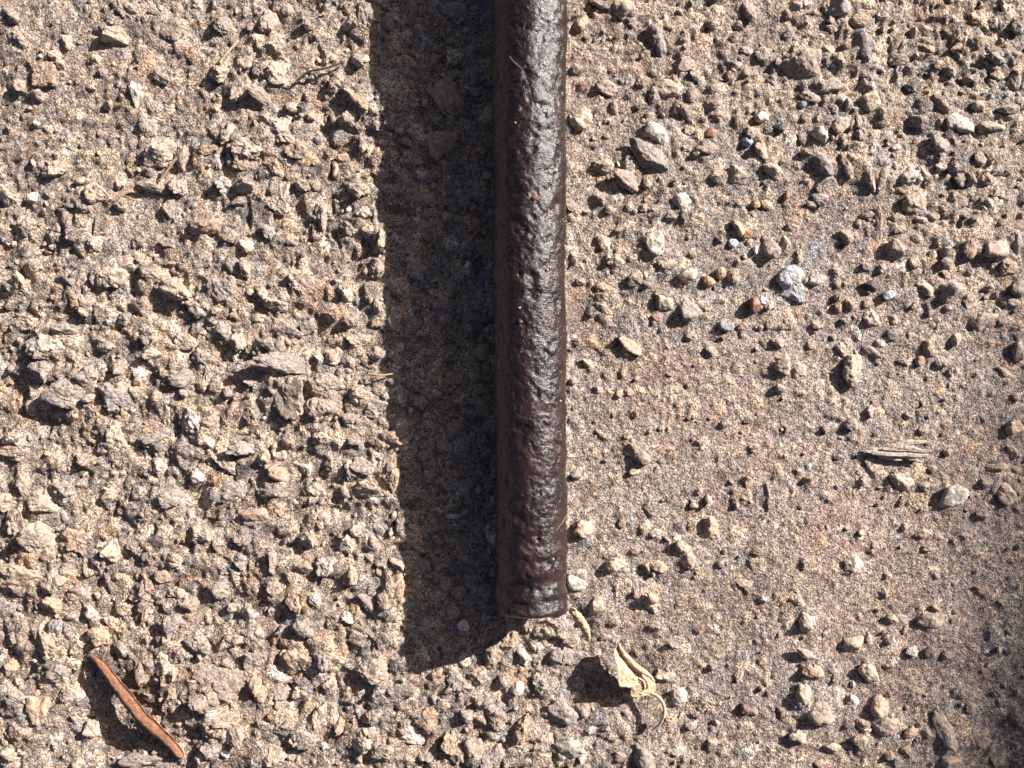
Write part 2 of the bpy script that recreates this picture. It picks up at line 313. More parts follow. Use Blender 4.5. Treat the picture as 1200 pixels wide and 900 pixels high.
 (660, 450, 4, """160 25 40 40 0 t;265 45 45 35 0 c;310 35 60 40 20 c;340 130 55 50 0 o;235 140 30 25 90 o;340 320 130 80 40 t;335 415 70 50 20 y;60 430 60 50 0 g;690 670 110 80 70 y;870 460 70 60 30 y;560 770 100 60 60 y;590 830 100 80 90 p;
 380 680 60 45 0 c;430 700 60 40 0 w;325 790 50 40 0 d;250 850 120 80 0 c;450 860 80 70 0 y;400 860 60 50 90 o;110 680 120 90 0 y;70 890 90 50 0 w;640 505 40 40 0 p;760 185 55 50 0 g;868 168 40 38 0 g;640 275 40 36 0 t;460 205 36 30 0 t;
 620 570 40 34 0 t;1020 20 60 50 -30 p;440 410 50 30 110 t;900 790 60 40 0 o;1040 340 30 30 0 y;900 295 50 36 0 c;740 850 40 40 0 p;960 520 120 25 70 t;300 250 50 40 0 c"""),
 (900, 450, 4, """480 120 65 40 90 o;730 85 45 32 90 r;730 215 50 45 0 c;390 190 60 60 0 t;1165 205 110 60 -15 o;1150 320 80 50 60 y;1085 390 110 45 0 y;1035 460 70 60 90 g;1125 520 120 80 30 c;880 520 150 95 -10 w;620 450 110 80 20 y;
 735 480 60 50 0 c;725 710 60 40 0 o;800 715 45 45 0 t;750 775 60 40 0 c;920 715 70 40 0 t;390 850 100 84 20 c;435 700 40 35 90 c;500 750 46 42 90 g;90 215 40 36 0 g;270 210 44 40 0 t;1010 160 50 30 40 t;650 150 50 30 40 t;840 320 40 40 0 c;
 440 460 50 60 0 t;340 345 50 30 0 t;970 880 30 26 0 y;1010 610 60 40 0 p"""),
 (660, 675, 4, """60 40 100 90 0 w;150 150 90 75 90 c;240 220 60 50 0 c;340 50 110 40 80 g;190 290 60 40 0 p;490 470 100 60 0 c;550 580 90 90 0 w;600 700 45 40 0 w;495 825 40 35 0 o;125 725 40 40 0 w;205 720 50 40 0 g;380 860 130 80 40 g;
 40 650 100 95 0 g;20 370 100 60 90 g;70 800 50 50 0 c;520 330 60 40 40 t;700 430 50 50 0 t;620 660 40 40 0 d;850 40 70 50 0 c;540 820 60 50 0 w;130 420 80 60 0 g;270 850 60 60 0 t;700 780 60 50 0 t;940 110 50 40 0 w;430 240 60 40 0 t;600 540 50 40 0 g"""),
 (900, 675, 4, """185 220 110 95 60 c;405 320 110 90 40 y;195 375 120 50 25 c;210 450 110 60 0 o;490 470 130 70 40 c;575 425 60 40 20 y;300 440 100 50 50 g;165 580 130 80 100 c;250 650 130 120 0 t;400 595 80 80 0 w;525 605 110 80 70 y;685 545 80 70 90 y;
 150 750 90 80 0 y;440 780 100 90 0 y;550 720 120 100 0 t;440 690 80 50 0 t;300 810 80 60 0 y;840 730 180 70 60 t;740 740 90 50 40 t;650 820 80 40 75 o;770 220 110 100 0 t;580 300 60 50 0 c;680 360 60 50 0 w;760 360 60 50 0 t;840 380 60 50 0 g;
 585 200 60 50 0 o;1020 75 90 40 25 o;1110 130 70 40 45 o;135 115 70 60 0 y;860 880 120 60 0 y;1000 780 100 60 0 t;250 880 50 40 0 o;600 870 80 40 60 t;1090 590 70 60 0 g;550 80 60 40 60 t;960 620 60 50 0 t;1160 660 70 60 0 g;1080 870 90 60 0 t;380 700 50 40 0 o"""),
]
stones = []
for ox, oy, z, txt in TILES:
    for e in txt.replace('\n', ' ').split(';'):
        f = e.split()
        stones.append([ox + float(f[0]) / z, oy + float(f[1]) / z, float(f[2]) / z, float(f[3]) / z, float(f[4]), f[5]])
# the same stone read off two overlapping tiles counts once
keep = []
for s in sorted(stones, key=lambda q: -q[2] * q[3]):
    if all((s[0] - k[0]) ** 2 + (s[1] - k[1]) ** 2 > (.33 * (k[2] + k[3]) / 2 + .2 * (s[2] + s[3]) / 2) ** 2 for k in keep): keep.append(s)
stones = keep

# ---------------------------------------------------------------- ground sheet
def axis(lo, hi, step):
    a = np.arange(lo, hi + step, step)
    out = []; d = step; q = a[-1]
    while q < 150000:
        d *= 1.015 if d < 5 else 1.25; q += d; out.append(q)
    lo_out = []; d = step; q = a[0]
    while q > -150000:
        d *= 1.015 if d < 5 else 1.25; q -= d; lo_out.append(q)
    return np.array(lo_out[::-1] + list(a) + out)

STEP = 1.78
gx = axis(-640, 640, STEP); gy = axis(-490, 490, STEP)
X, Y = np.meshgrid(gx, gy)                    # rows: y
ix0 = int(np.searchsorted(gx, -640 - 1e-6)); iy0 = int(np.searchsorted(gy, -490 - 1e-6))

def smooth(e0, e1, x):
    t = np.clip((x - e0) / (e1 - e0), 0, 1); return t * t * (3 - 2 * t)

def blob(px, py, r, ry=None):
    x, y = P(px, py); ry = ry or r
    return np.exp(-(((X - x) / r) ** 2 + ((Y - y) / ry) ** 2))

rough = 1 - smooth(-30, 90, X + 30 * noise2(X / 120, Y / 120, 3))
rough = np.clip(rough + .75 * blob(735, 30, 130, 90) + 1.0 * blob(1130, 60, 130, 160) + .7 * blob(1140, 280, 90, 110) + .6 * blob(960, 100, 120, 100) + .4 * blob(790, 230, 110, 130) + .6 * blob(720, 900, 120, 120) + .35 * blob(720, 380, 70, 120)
                + .3 * blob(980, 870, 90, 60) - .8 * blob(75, 70, 90, 110) - .6 * blob(175, 250, 60, 50) - .5 * blob(215, 130, 60, 80) - .3 * blob(330, 90, 60, 50) - .3 * blob(400, 560, 60, 60), .1, 1)
far = 1 - smooth(900, 2500, np.sqrt(X * X + Y * Y))

Z = 3.2 * noise2(X / 170, Y / 170, 11) + 2.2 * noise2(X / 70, Y / 70, 12) * (.4 + rough) + 2.0 * noise2(X / 30, Y / 30, 13) * (.25 + rough)
wx = X + 6 * noise2(X / 19, Y / 19, 41); wy = Y + 6 * noise2(X / 19, Y / 19, 42)
Z += 1.5 * noise2(X / 13, Y / 13, 14) * .35 + .85 * noise2(X / 6.1, Y / 6.1, 15) * .5 + .5 * noise2(X / 3.1, Y / 3.1, 16)
Z += .74 * rough * (3.2 * noise2(wx / 27, wy / 27, 17) + 3.0 * (.5 - 2 * np.abs(noise2(wx / 21, wy / 21, 18))) + 2.0 * (.5 - 2 * np.abs(noise2(wx / 11, wy / 11, 19))) + 1.1 * noise2(wx / 5.2, wy / 5.2, 20))
# hollows and rises one can see in the photograph (units)
for px, py, r, ry, d in ((138, 848, 30, 44, -17), (12, 450, 30, 16, -14), (55, 490, 26, 16, -10), (1195, 420, 40, 60, -5), (735, 790, 34, 26, -8), (680, 740, 14, 22, -7),
                         (1180, 860, 30, 50, -9), (190, 495, 20, 14, -6), (700, 480, 22, 20, 2)):
    Z += d * blob(px, py, r, ry)

sandc = np.array((.292, .229, .199)); matc = np.array((.245, .193, .158))
G = sandc[None, None, :] * (1 - rough[..., None]) + matc[None, None, :] * rough[..., None]
G = G * (1 + .14 * noise2(X / 40, Y / 40, 21)[..., None]) * (1 + np.array((.05, -.02, -.06)) * noise2(X / 90, Y / 90, 22)[..., None])
red = np.clip(.8 * blob(770, 440, 45, 40) + .5 * blob(700, 560, 45, 70) + .4 * blob(1060, 600, 120, 90), 0, 1)[..., None]
G = G * (1 - .7 * red) + np.array((.265, .175, .14)) * .7 * red

def ground_index(x, y):
    i = int(np.searchsorted(gx, x)); j = int(np.searchsorted(gy, y)); return j, i

def gz(x, y):
    j, i = ground_index(x, y); return float(Z[j, i])

# matrix heaped against every embedded stone
for px, py, L, Wd, an, c in stones:
    x, y = P(px, py); R = (L + Wd) / 4
    j0, i0 = ground_index(x - 2.4 * R, y - 2.4 * R); j1, i1 = ground_index(x + 2.4 * R, y + 2.4 * R)
    dx = X[j0:j1, i0:i1] - x; dy = Y[j0:j1, i0:i1] - y
    Z[j0:j1, i0:i1] += (.34 if px > 640 else .40) * (1 + .5 * noise2(X[j0:j1, i0:i1] / 9, Y[j0:j1, i0:i1] / 9, 50)) * R * np.exp(-(dx * dx + dy * dy) / (1.25 * R) ** 2)

# crumbs and grit pressed into the sheet: faceted bumps, the highest wins
occ = np.array([(P(s[0], s[1])[0], P(s[0], s[1])[1], (s[2] + s[3]) / 4) for s in stones])
NGRIT = 26000
sx = rng.uniform(-820, 820, NGRIT); sy = rng.uniform(-670, 670, NGRIT)
sr = np.clip(1.9 * rng.pareto(2.1, NGRIT) + 1.9, 0, 13)
sr[:5600] = rng.uniform(3.6, 10.5, 5600)
palette = [(COL['c'], .20), (COL['t'], .24), (COL['g'], .22), (COL['o'], .08), (COL['y'], .09), (COL['w'], .045), (COL['b'], .05), (COL['d'], .02), (COL['p'], .06)]
pk = np.array([p[0] for p in palette]); pw = np.array([p[1] for p in palette]); pw /= pw.sum()
pc = pk[rng.choice(len(pk), NGRIT, p=pw)]
matk = np.array((.265, .206, .165))
Z += 6 * np.exp(-((X - 54 - 4 * noise2(Y / 30, Y * 0, 91)) / 13) ** 2) * (Y > -250) * (.6 + .4 * noise2(X / 14, Y / 22, 92))      # dirt banked against the bar
Z0 = Z.copy()
for k in np.argsort(sr):
    x, y, r = sx[k], sy[k], sr[k]
    j, i = ground_index(x, y)
    rg = rough[j, i]
    if r > 4 and (x + 462) ** 2 + (y + 398) ** 2 < 36 ** 2: continue
    if r > 3.2 and rng.random() > .26 + 1.0 * rg: continue
    if r > 4 and np.any((occ[:, 0] - x) ** 2 + (occ[:, 1] - y) ** 2 < (.8 * occ[:, 2] + .3 * r * (x > 40)) ** 2): continue
    j0, i0 = ground_index(x - 1.5 * r, y - 1.5 * r); j1, i1 = ground_index(x + 1.5 * r, y + 1.5 * r)
    if j1 - j0 < 2 or i1 - i0 < 2: continue
    dx = (X[j0:j1, i0:i1] - x) / r; dy = (Y[j0:j1, i0:i1] - y) / r
    a = rng.uniform(0, math.pi); ca, sa = math.cos(a), math.sin(a); el = rng.uniform(.75, 1.3)
    u = (dx * ca + dy * sa) * el; v = (-dx * sa + dy * ca) / el
    n = rng.integers(5, 8); th = np.sort(rng.uniform(0, 2 * math.pi, n))
    hh = np.full(u.shape, rng.uniform(.5, .85)) + .28 * (u * rng.uniform(-1, 1) + v * rng.uniform(-1, 1))
    for t in th:
        nz = rng.uniform(.3, .85)
        hh = np.minimum(hh, (rng.uniform(.72, 1) - (u * math.cos(t) + v * math.sin(t)) * math.sqrt(1 - nz * nz)) / nz)
    top = Z0[j0:j1, i0:i1] * .5 + Z0[j, i] * .5 + hh * r * (.62 + .3 * rg) * (1 if r < 5 else .62) - .12 * r
    w_ = Z[j0:j1, i0:i1]; m = top > w_
    w_[m] = top[m]
    blend = rng.uniform(.25, .95)
    G[j0:j1, i0:i1][m] = pc[k] * rng.uniform(.8, 1.15) * blend + matk * (1 - blend)
Z += (.55 * noise2(X / 4.2, Y / 4.2, 31) + .22 * noise2(X / 2.2, Y / 2.2, 32)) * (X < 1e9)
Z *= far; 
gp = smooth(.15, .6, noise2(X / 34, Y / 34, 61) + .4 * noise2(X / 13, Y / 13, 62))[..., None] * rough[..., None]
G = G * (1 - .45 * gp) + np.array((.205, .182, .172)) * .45 * gp                # greyer cement showing here and there
op = smooth(.25, .6, noise2(X / 22, Y / 22, 63) + .4 * noise2(X / 9, Y / 9, 64))[..., None] * (.3 + .7 * rough[..., None])
G = G * (1 - .3 * op) + np.array((.40, .28, .185)) * .3 * op                   # iron stained patches
G = np.clip(G, .02, .8)
nyg, nxg = X.shape
idx = np.arange(nyg * nxg, dtype=np.int32).reshape(nyg, nxg)
faces = np.stack([idx[:-1, :-1], idx[:-1, 1:], idx[1:, 1:], idx[1:, :-1]], -1).reshape(-1, 4)
ground = link('ground', build_mesh('ground', np.stack([X, Y, Z], -1).reshape(-1, 3), faces, M_GROUND, G.reshape(-1, 3)))
tag(ground, kind='structure')

# ---------------------------------------------------------------- stones
def rock(a, b, c, ang, sub, seed, sharp=.8, rough_amp=.07, tilt=.2, nplane=12):
    """Faceted stone about its own centre; half-axes a, b, c; ang clockwise in the picture."""
    r_ = np.random.default_rng(seed)
    v, f = ICO[sub]
    d = v
    n = r_.normal(size=(nplane, 3)); n /= np.linalg.norm(n, axis=1)[:, None]
    hk = r_.uniform(.58, 1.0, nplane)
    q = (d @ n.T) / hk[None, :]
    p = 28.0
    rad = 1.0 / (np.sum(np.clip(q, 1e-3, None) ** p, 1) ** (1 / p))
    rad = np.minimum(rad, 1.25)
    rad = sharp * rad + (1 - sharp) * .93
    off = r_.uniform(-50, 50, 3)
    rad = rad * (1 + rough_amp * (1.3 * noise3(d * 1.7 + off, 3) + .9 * noise3(d * 4.1 + off, 4) + .5 * noise3(d * 9 + off, 5)))
    pts = d * rad[:, None] * np.array((a, b, c))
    tx, ty = r_.normal(0, tilt, 2)
    for (i, j, t) in ((1, 2, tx), (0, 2, ty), (0, 1, -math.radians(ang))):
        ct, st = math.cos(t), math.sin(t)
        pi, pj = pts[:, i].copy(), pts[:, j].copy()
        pts[:, i] = pi * ct - pj * st; pts[:, j] = pi * st + pj * ct
    return pts, f

NPART = 300
rest_v, rest_f, rest_c, nv = [], [], [], 0
def add_rest(pts, f, col):
    global nv
    rest_v.append(pts); rest_f.append(f + nv); rest_c.append(np.tile(col, (len(pts), 1))); nv += len(pts)

for k, (px, py, L, Wd, an, c) in enumerate(stones):
    x, y = P(px, py)
    j, i = ground_index(x, y)
    rg = float(rough[j, i]) if px < 640 else min(float(rough[j, i]), .45)
    sz = .50 if px < 640 else .49
    a, b = L * sz, Wd * sz
    cc = (.60 if px < 640 else .56) * min(b, 14 if px < 640 else 17) + (.12 if px < 640 else .08) * min(a, 22)
    if L > 2 * Wd: cc *= .8
    z0 = float(np.median(Z0[max(j - 3, 0):j + 4, max(i - 3, 0):i + 4]))
    col = (np.array(COL[c]) * .88 + (matk if px < 640 else sandc) * .12) * rng.uniform(.88, 1.12) * (1 + rng.normal(0, .012, 3))
    big = k < NPART
    sub = 4 if k < 45 else (3 if big else 2)
    pts, f = rock(a, b, cc, an + rng.normal(0, 6), sub, 1000 + k, .96 if px < 640 else .84, .15 if px < 640 else .12, .3 if px < 640 else .16)
    zc = z0 + cc * ((-.16 - .14 * (a > 16) if px < 640 else (-.10 - .1 * (a > 16) if a > 8 else .12)) + rng.normal(0, .1))
    kk = 1 - (zc + .5 * cc) / H                                     # higher things look larger from above
    if big:
        me = build_mesh('stone', pts, f, M_STONE if px < 640 else M_STONE_CLEANER, np.tile(col, (len(pts), 1)), smooth=px > 640)
        link('stone', me, ground, (x * kk, y * kk, zc))
    else:
        add_rest(pts + np.array((x * kk, y * kk, zc)), f, col)

# small loose gravel, too many to count
NG = 3700
for k in range(NG):
    inside = k < 1900
    x = rng.uniform(-640, 640) if inside else rng.uniform(-1050, 1050); y = rng.uniform(-490, 490) if inside else rng.uniform(-850, 850)
    if not inside and abs(x) < 640 and abs(y) < 490: continue
    j, i = ground_index(x, y)
    if rng.random() > .35 + .65 * rough[j, i]: continue
    r = 2.4 + 1.6 * rng.pareto(2.6) if inside else 3.5 + 3 * rng.pareto(2.2)
    r = min(r, 6.5 if inside else 18)
    if np.any((occ[:, 0] - x) ** 2 + (occ[:, 1] - y) ** 2 < (.8 * occ[:, 2]) ** 2): continue
    pts, f = rock(r * rng.uniform(.9, 1.5), r * rng.uniform(.7, 1.1), r * rng.uniform(.55, .85), rng.uniform(0, 180), 1, 9000 + k, .9, .05, .4)
    col = pk[rng.choice(len(pk), p=pw)] * rng.uniform(.75, 1.15)
    add_rest(pts + np.array((x, y, float(Z[j, i]) + r * .12)), f, col)
gr = link('gravel', build_mesh('gravel', np.concatenate(rest_v), np.concatenate(rest_f), M_STONE, np.concatenate(rest_c), smooth=False), ground)
gr['kind'] = 'stuff'

# ---------------------------------------------------------------- the iron bar
def make_bar():
    y_end = -253.0
    L0 = 1700.0
    NL, NC = 850, 170
    t = np.concatenate([np.linspace(0, 760, 720), 760 + np.cumsum(np.linspace(1.3, 13.5, 128))])   # dense inside the frame
    ph = np.linspace(0, 2 * math.pi, NC, endpoint=False)
    T, PH = np.meshgrid(t, ph, indexing='ij')
    R = 39.8
    U1 = 41 * np.cos(PH) + 7 * np.sin(PH)                     # seamless
    def per(px, py, sd):                                     # periodic round the bar
        nper = max(2, round(258 / px))
        uu = PH / (2 * math.pi) * nper
        wu = .45 * noise2(U1 * 1.7 / px + 3.1, T * 1.7 / py, sd + 70); wt = .45 * noise2(U1 * 1.7 / px, T * 1.7 / py + 9.7, sd + 90)
        a = noise2(uu + wu, T / py + wt, sd); b = noise2(uu - nper + wu, T / py + wt, sd)
        wgt = PH / (2 * math.pi)
        return a * (1 - wgt) + b * wgt
    d = .75 * per(34, 50, 1) + .62 * per(15, 17, 2) + .5 * per(7.5, 8, 3) + .46 * per(4.2, 4.6, 4) + .24 * per(2.4, 2.6, 5)
    pit = per(8, 9, 6); d -= .9 * smooth(.2, .9, pit)
    # corrosion pits
    pr = np.random.default_rng(5); arc = PH * 41
    for _ in range(620):
        t0, a0, r0, dp = pr.uniform(2, 750), pr.uniform(-30, 160), min(1.6 + 1.3 * pr.pareto(2.2), 7), pr.uniform(.5, 1.0)
        i0, i1 = np.searchsorted(t, (t0 - 3 * r0, t0 + 3 * r0)); k = slice(i0, i1)
        da = np.abs(arc[k] - a0 % 257.6); da = np.minimum(da, 257.6 - da)
        d[k] -= dp * .42 * r0 * np.exp(-((da / r0) ** 2 + ((T[k] - t0) / (r0 * pr.uniform(.8, 1.4))) ** 2) ** 1.3)
    # ring wrinkles in the paint towards the end
    wr = np.sin((T + 5 * per(40, 30, 8)) / 3.6 + 1.5 * per(50, 20, 9)) * 1.0 * np.exp(-T / 70) + np.sin(T / 9 + 2 * per(60, 30, 10)) * .95 * np.exp(-T / 110)
    d += wr
    rr = R + d
    rr -= 2.4 * np.exp(-(T / 1.6))                            # rounded rim
    rr *= 1 + .02 * (T / 700)
    ax = 21.2 - 3 * T / 703.0 + .8 * noise2(T / 60, T * 0, 77) + .5 * noise2(T / 19, T * 0, 78); hz = 43 + 19 * T / 703.0
    px = ax + rr * np.cos(PH); pz = hz + rr * np.sin(PH)
    py = y_end + T + (2.0 * per(22, 300, 12) + 1.2 * per(8, 300, 15)) * np.exp(-T / 5)
    v = np.stack([px, py, pz], -1).reshape(-1, 3)
    n0, n1 = T.shape
    ii = np.arange(n0 * n1).reshape(n0, n1)
    jn = np.roll(ii, -1, 1)
    f = np.stack([ii[:-1], ii[1:], jn[1:], jn[:-1]], -1).reshape(-1, 4)
    # end faces: two inner rings and a centre each
    vs = [v]; fs = [f]; base = len(v)
    for row, dy in ((0, -.8), (n0 - 1, .8)):
        ring = v[row * n1:(row + 1) * n1]; cen = ring.mean(0)
        prev = ii[row]
        for s_ in (.9, .5, .02):
            q = cen + (ring - cen) * s_; q[:, 1] += dy * (1 if s_ < .8 else .6) + rng.normal(0, .25, n1)
            vs.append(q); cur = base + np.arange(n1); base += n1
            a_, b_ = (prev, cur) if row == 0 else (cur, prev)
            fs.append(np.stack([a_, np.roll(a_, -1), np.roll(b_, -1), b_], -1)); prev = cur
    return build_mesh('iron_bar', np.concatenate(vs), np.concatenate(fs), M_IRON)
bar = link('iron_bar', make_bar())
BAR = lambda x, T: 43 + 19 * T / 703.0 + math.sqrt(max((39.8 * (1 + .02 * T / 700)) ** 2 - (x - 21.2 + 3 * T / 703.0) ** 2, 0))
M_SPECK = mat_simple('rust_speck', (.20, .095, .05), .3, 4, .8, .6)
M_GRIT = mat_simple('pale_grit', (.42, .34, .26), .2, 4, .8, .6)
for k, (px, py, r, m_) in enumerate(((626, 236, 2.6, M_SPECK), (610, 378, 1.8, M_SPECK), (650, 202, 2.2, M_GRIT), (609, 362, 1.3, M_GRIT), (641, 318, 1.1, M_GRIT), (604, 150, 1.0, M_GRIT), (657, 470, 1.2, M_GRIT), (634, 88, 1.1, M_GRIT), (648, 655, 1.2, M_GRIT))):
    x, y = P(px, py); x *= .92; y *= .92; zz = BAR(x, y + 253)
    pts, f = ICO[2][0] * np.array((r * 1.2, r, r * .7)) * (1 + .2 * noise3(ICO[2][0] * 1.7, k))[:, None], ICO[2][1]
    link('grit' if m_ is M_GRIT else 'rust_speck', build_mesh('grit', pts, f, m_, smooth=False), bar, (x, y, zz))
tag(bar, 'thick round iron bar coated in glossy dark brown paint, lying on rough ground', 'iron bar')

# ---------------------------------------------------------------- strips and tubes for the dry litter
def tube(path, radii, nseg=10, flat=1.0, wob=.06, seed=0, cap=True):
    path = np.array(path, float)
    r_ = np.random.default_rng(seed)
    m = len(path); radii = np.broadcast_to(np.asarray(radii, float), (m,))
    tan = np.gradient(path, axis=0); tan /= np.linalg.norm(tan, axis=1)[:, None] + 1e-9
    up = np.array((0, 0, 1.0)); side = np.cross(tan, up); side /= np.linalg.norm(side, axis=1)[:, None] + 1e-9
    nor = np.cross(side, tan)
    v = []
    for i in range(m):
        for k in range(nseg):
            a = 2 * math.pi * k / nseg; q = radii[i] * (1 + r_.normal(0, wob))
            v.append(path[i] + side[i] * math.cos(a) * q + nor[i] * math.sin(a) * q * flat)
    f = [(i * nseg + k, i * nseg + (k + 1) % nseg, (i + 1) * nseg + (k + 1) % nseg, (i + 1) * nseg + k) for i in range(m - 1) for k in range(nseg)]
    if cap:
        for row in (0, m - 1):
            c = len(v); v.append(path[row])
            for k in range(nseg): f.append((c, row * nseg + k, row * nseg + (k + 1) % nseg, c))
    f3 = [q if len(set(q)) == 4 else None for q in f]
    quads = [q for q in f3 if q]; tris = [q[:3] for q in f if len(set(q)) < 4]
    tri_all = [(a, b, c) for a, b, c, d in quads] + [(a, c, d) for a, b, c, d in quads] + tris
    return np.array(v), np.array(tri_all, np.int32)

def spline(pts, n):
    pts = np.array(pts, float); m = len(pts)
    t = np.linspace(0, m - 1, n); out = []
    for q in t:
        i = min(int(q), m - 2); f = q - i
        p0, p1, p2, p3 = pts[max(i - 1, 0)], pts[i], pts[i + 1], pts[min(i + 2, m - 1)]
        out.append(.5 * (2 * p1 + (p2 - p0) * f + (2 * p0 - 5 * p1 + 4 * p2 - p3) * f * f + (3 * p1 - p0 - 3 * p2 + p3) * f ** 3))
    return np.array(out)

def pix(px, py, z):                           # a point seen at photo pixel px, py and lying z units above the datum
    x, y = P(px, py); k = 1 - z / H
    return (x * k, y * k, z)

def join(parts):
    vs, fs, n = [], [], 0
    for v, f in parts: vs.append(v); fs.append(f + n); n += len(v)
    return np.concatenate(vs), np.concatenate(fs)

# rust-red leaf strip, folded along its length, arched over a hollow
def folded_leaf(rows, thick=1.0):
    """rows: (left xyz, ridge xyz, right xyz) -> closed thin sheet."""
    A = np.array(rows, float)                 # n,3,3
    n = len(A)
    def resamp(col): return spline(A[:, col], 46)
    l, m, r = resamp(0), resamp(1), resamp(2)
    cols = [l, (l * .5 + m * .5) + (0, 0, .25), m, (m * .5 + r * .5) + (0, 0, .25), r]
    top = np.stack(cols, 1)
    wv = noise3(top.reshape(-1, 3) / 5.5, 5).reshape(top.shape[:2]); top[..., 2] += .8 * wv
    wv = noise3(top.reshape(-1, 3) / 8.0, 6).reshape(top.shape[:2]); top[..., 0] += .6 * wv; top[..., 1] += .5 * wv
    bot = top - (0, 0, thick)
    nn, mm = top.shape[:2]
    v = np.concatenate([top.reshape(-1, 3), bot.reshape(-1, 3)]); N_ = nn * mm
    f = []
    for i in range(nn - 1):
        for j in range(mm - 1):
            a, b, c, d = i * mm + j, i * mm + j + 1, (i + 1) * mm + j + 1, (i + 1) * mm + j
            f += [(a, b, c, d), (a + N_, d + N_, c + N_, b + N_)]
    for i in range(nn - 1):
        for j in (0, mm - 1):
            a, d = i * mm + j, (i + 1) * mm + j; f.append((a, d, d + N_, a + N_))
    for j in range(mm - 1):
        for i in (0, nn - 1):
            a, b = i * mm + j, i * mm + j + 1; f.append((a, b, b + N_, a + N_))
    return v, np.array(f, np.int32)

M_RUSTLEAF = mat_dryleaf('rust_red_dry_leaf', (.38, .18, .105), (.24, .105, .06))
M_SHADED_FOLD = mat_dryleaf('shaded_leaf_fold', (.10, .06, .045), (.06, .035, .025))  # leaf colour darkened: shade and weaker bounce light put into the fold
M_STRAW = mat_dryleaf('pale_dry_leaf', (.50, .345, .22), (.30, .17, .095))
M_STEM = mat_simple('pale_stem', (.50, .37, .24), .2, 5, .55, .6, .4)
M_WOOD = mat_simple('weathered_wood', (.36, .30, .25), .4, 5, .85, 1.2)
M_DARKTWIG = mat_simple('dark_twig', (.07, .05, .045), .4, 5, .7, 1)
M_TWIG = mat_simple('straw_twig', (.40, .27, .15), .3, 5, .7, .8)
M_HAIR = mat_simple('pale_fibre', (.32, .26, .2), .1, 5, .5, .2)

rows = []
for (lx, ly), (rx, ry), z in (((105, 769), (109, 766), 6), ((114, 782), (122, 774), 11), ((128, 803), (139, 795), 15), ((147, 829), (160, 819), 18), ((160, 846), (174, 837), 19), ((169, 855), (184, 845), 19),
                              ((184, 866), (196, 858), 15), ((199, 880), (209, 872), 9), ((207, 888), (214, 880), 6), ((212, 890), (216, 886), 4)):
    mx, my = lx * .45 + rx * .55, ly * .45 + ry * .55
    z *= 1.35; cx_, cy_ = (lx + rx) / 2, (ly + ry) / 2; lx, ly, rx, ry = cx_ + .92 * (lx - cx_), cy_ + .92 * (ly - cy_), cx_ + .92 * (rx - cx_), cy_ + .92 * (ry - cy_)
    rows.append((pix(lx, ly, z + .1), pix(mx, my, z + .9), pix(rx, ry, z - .2)))
v, f = folded_leaf(rows, .9)
dl = link('dry_leaf', build_mesh('dry_leaf', v, f, M_RUSTLEAF))
tag(dl, 'long narrow rust red dry leaf strip bridging a dark hollow in the rough ground', 'dry leaf')
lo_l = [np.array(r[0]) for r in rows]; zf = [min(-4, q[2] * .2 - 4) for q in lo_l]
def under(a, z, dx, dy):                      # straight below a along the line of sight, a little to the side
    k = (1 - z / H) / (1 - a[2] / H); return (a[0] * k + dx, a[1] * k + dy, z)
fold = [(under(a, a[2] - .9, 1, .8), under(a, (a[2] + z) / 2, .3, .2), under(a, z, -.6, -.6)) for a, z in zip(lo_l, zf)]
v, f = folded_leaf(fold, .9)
link('lower_fold', build_mesh('lower_fold', v, f, M_SHADED_FOLD), dl)
v, f = tube(spline([pix(119, 777, 12), pix(121, 770, 15), pix(125, 761, 17)], 8), np.linspace(1.4, .8, 8), 7, 1, .05, 5)
link('stalk', build_mesh('stalk', v, f, M_RUSTLEAF), dl)

# crumpled pale leaf with a curled edge and a long curved stalk
def crumpled(left, right, n, m, thick, amp, seed, bulge, mat):
    """Thin leaf sheet between two edge curves (x, y, z rows), crumpled; closed with a real thickness."""
    l = spline([pix(*q) for q in left], n); r = spline([pix(*q) for q in right], n)
    t = np.linspace(0, 1, m)[None, :, None]
    top = l[:, None] * (1 - t) + r[:, None] * t
    top[..., 2] += bulge * np.sin(t[..., 0] * math.pi) * np.sin(np.linspace(.15, 3.0, n))[:, None]
    q = top.reshape(-1, 3)
    for k, (px_, am) in enumerate(((9, 1.0), (4.5, .6), (2.4, .3))):
        for ax_, sc_ in ((0, .5), (1, .5), (2, 1.0)):
            top[..., ax_] += amp * am * sc_ * (1 - 2 * np.abs(noise3(q / px_ + 7 * ax_, seed + k))).reshape(n, m) * 1.0 - amp * am * sc_ * .3
    # raised midrib and side veins
    tt = t[0, :, 0][None, :]; ii = np.linspace(0, 1, n)[:, None]
    top[..., 2] += .5 * np.exp(-((tt - .55) / .05) ** 2) + .35 * np.clip(np.cos(ii * 40 + np.abs(tt - .55) * 22), .6, 1) - .2
    nn, mm = n, m
    bot = top - (0, 0, thick); v = np.concatenate([top.reshape(-1, 3), bot.reshape(-1, 3)]); N_ = nn * mm; f = []
    for i in range(nn - 1):
        for j in range(mm - 1):
            a, b, c, d = i * mm + j, i * mm + j + 1, (i + 1) * mm + j + 1, (i + 1) * mm + j
            f += [(a, b, c, d), (a + N_, d + N_, c + N_, b + N_)]
        for j in (0, mm - 1):
            a, d = i * mm + j, (i + 1) * mm + j; f.append((a, d, d + N_, a + N_))
    for j in range(mm - 1):
        for i in (0, nn - 1):
            a, b = i * mm + j, i * mm + j + 1; f.append((a, b, b + N_, a + N_))
    return v, np.array(f, np.int32)

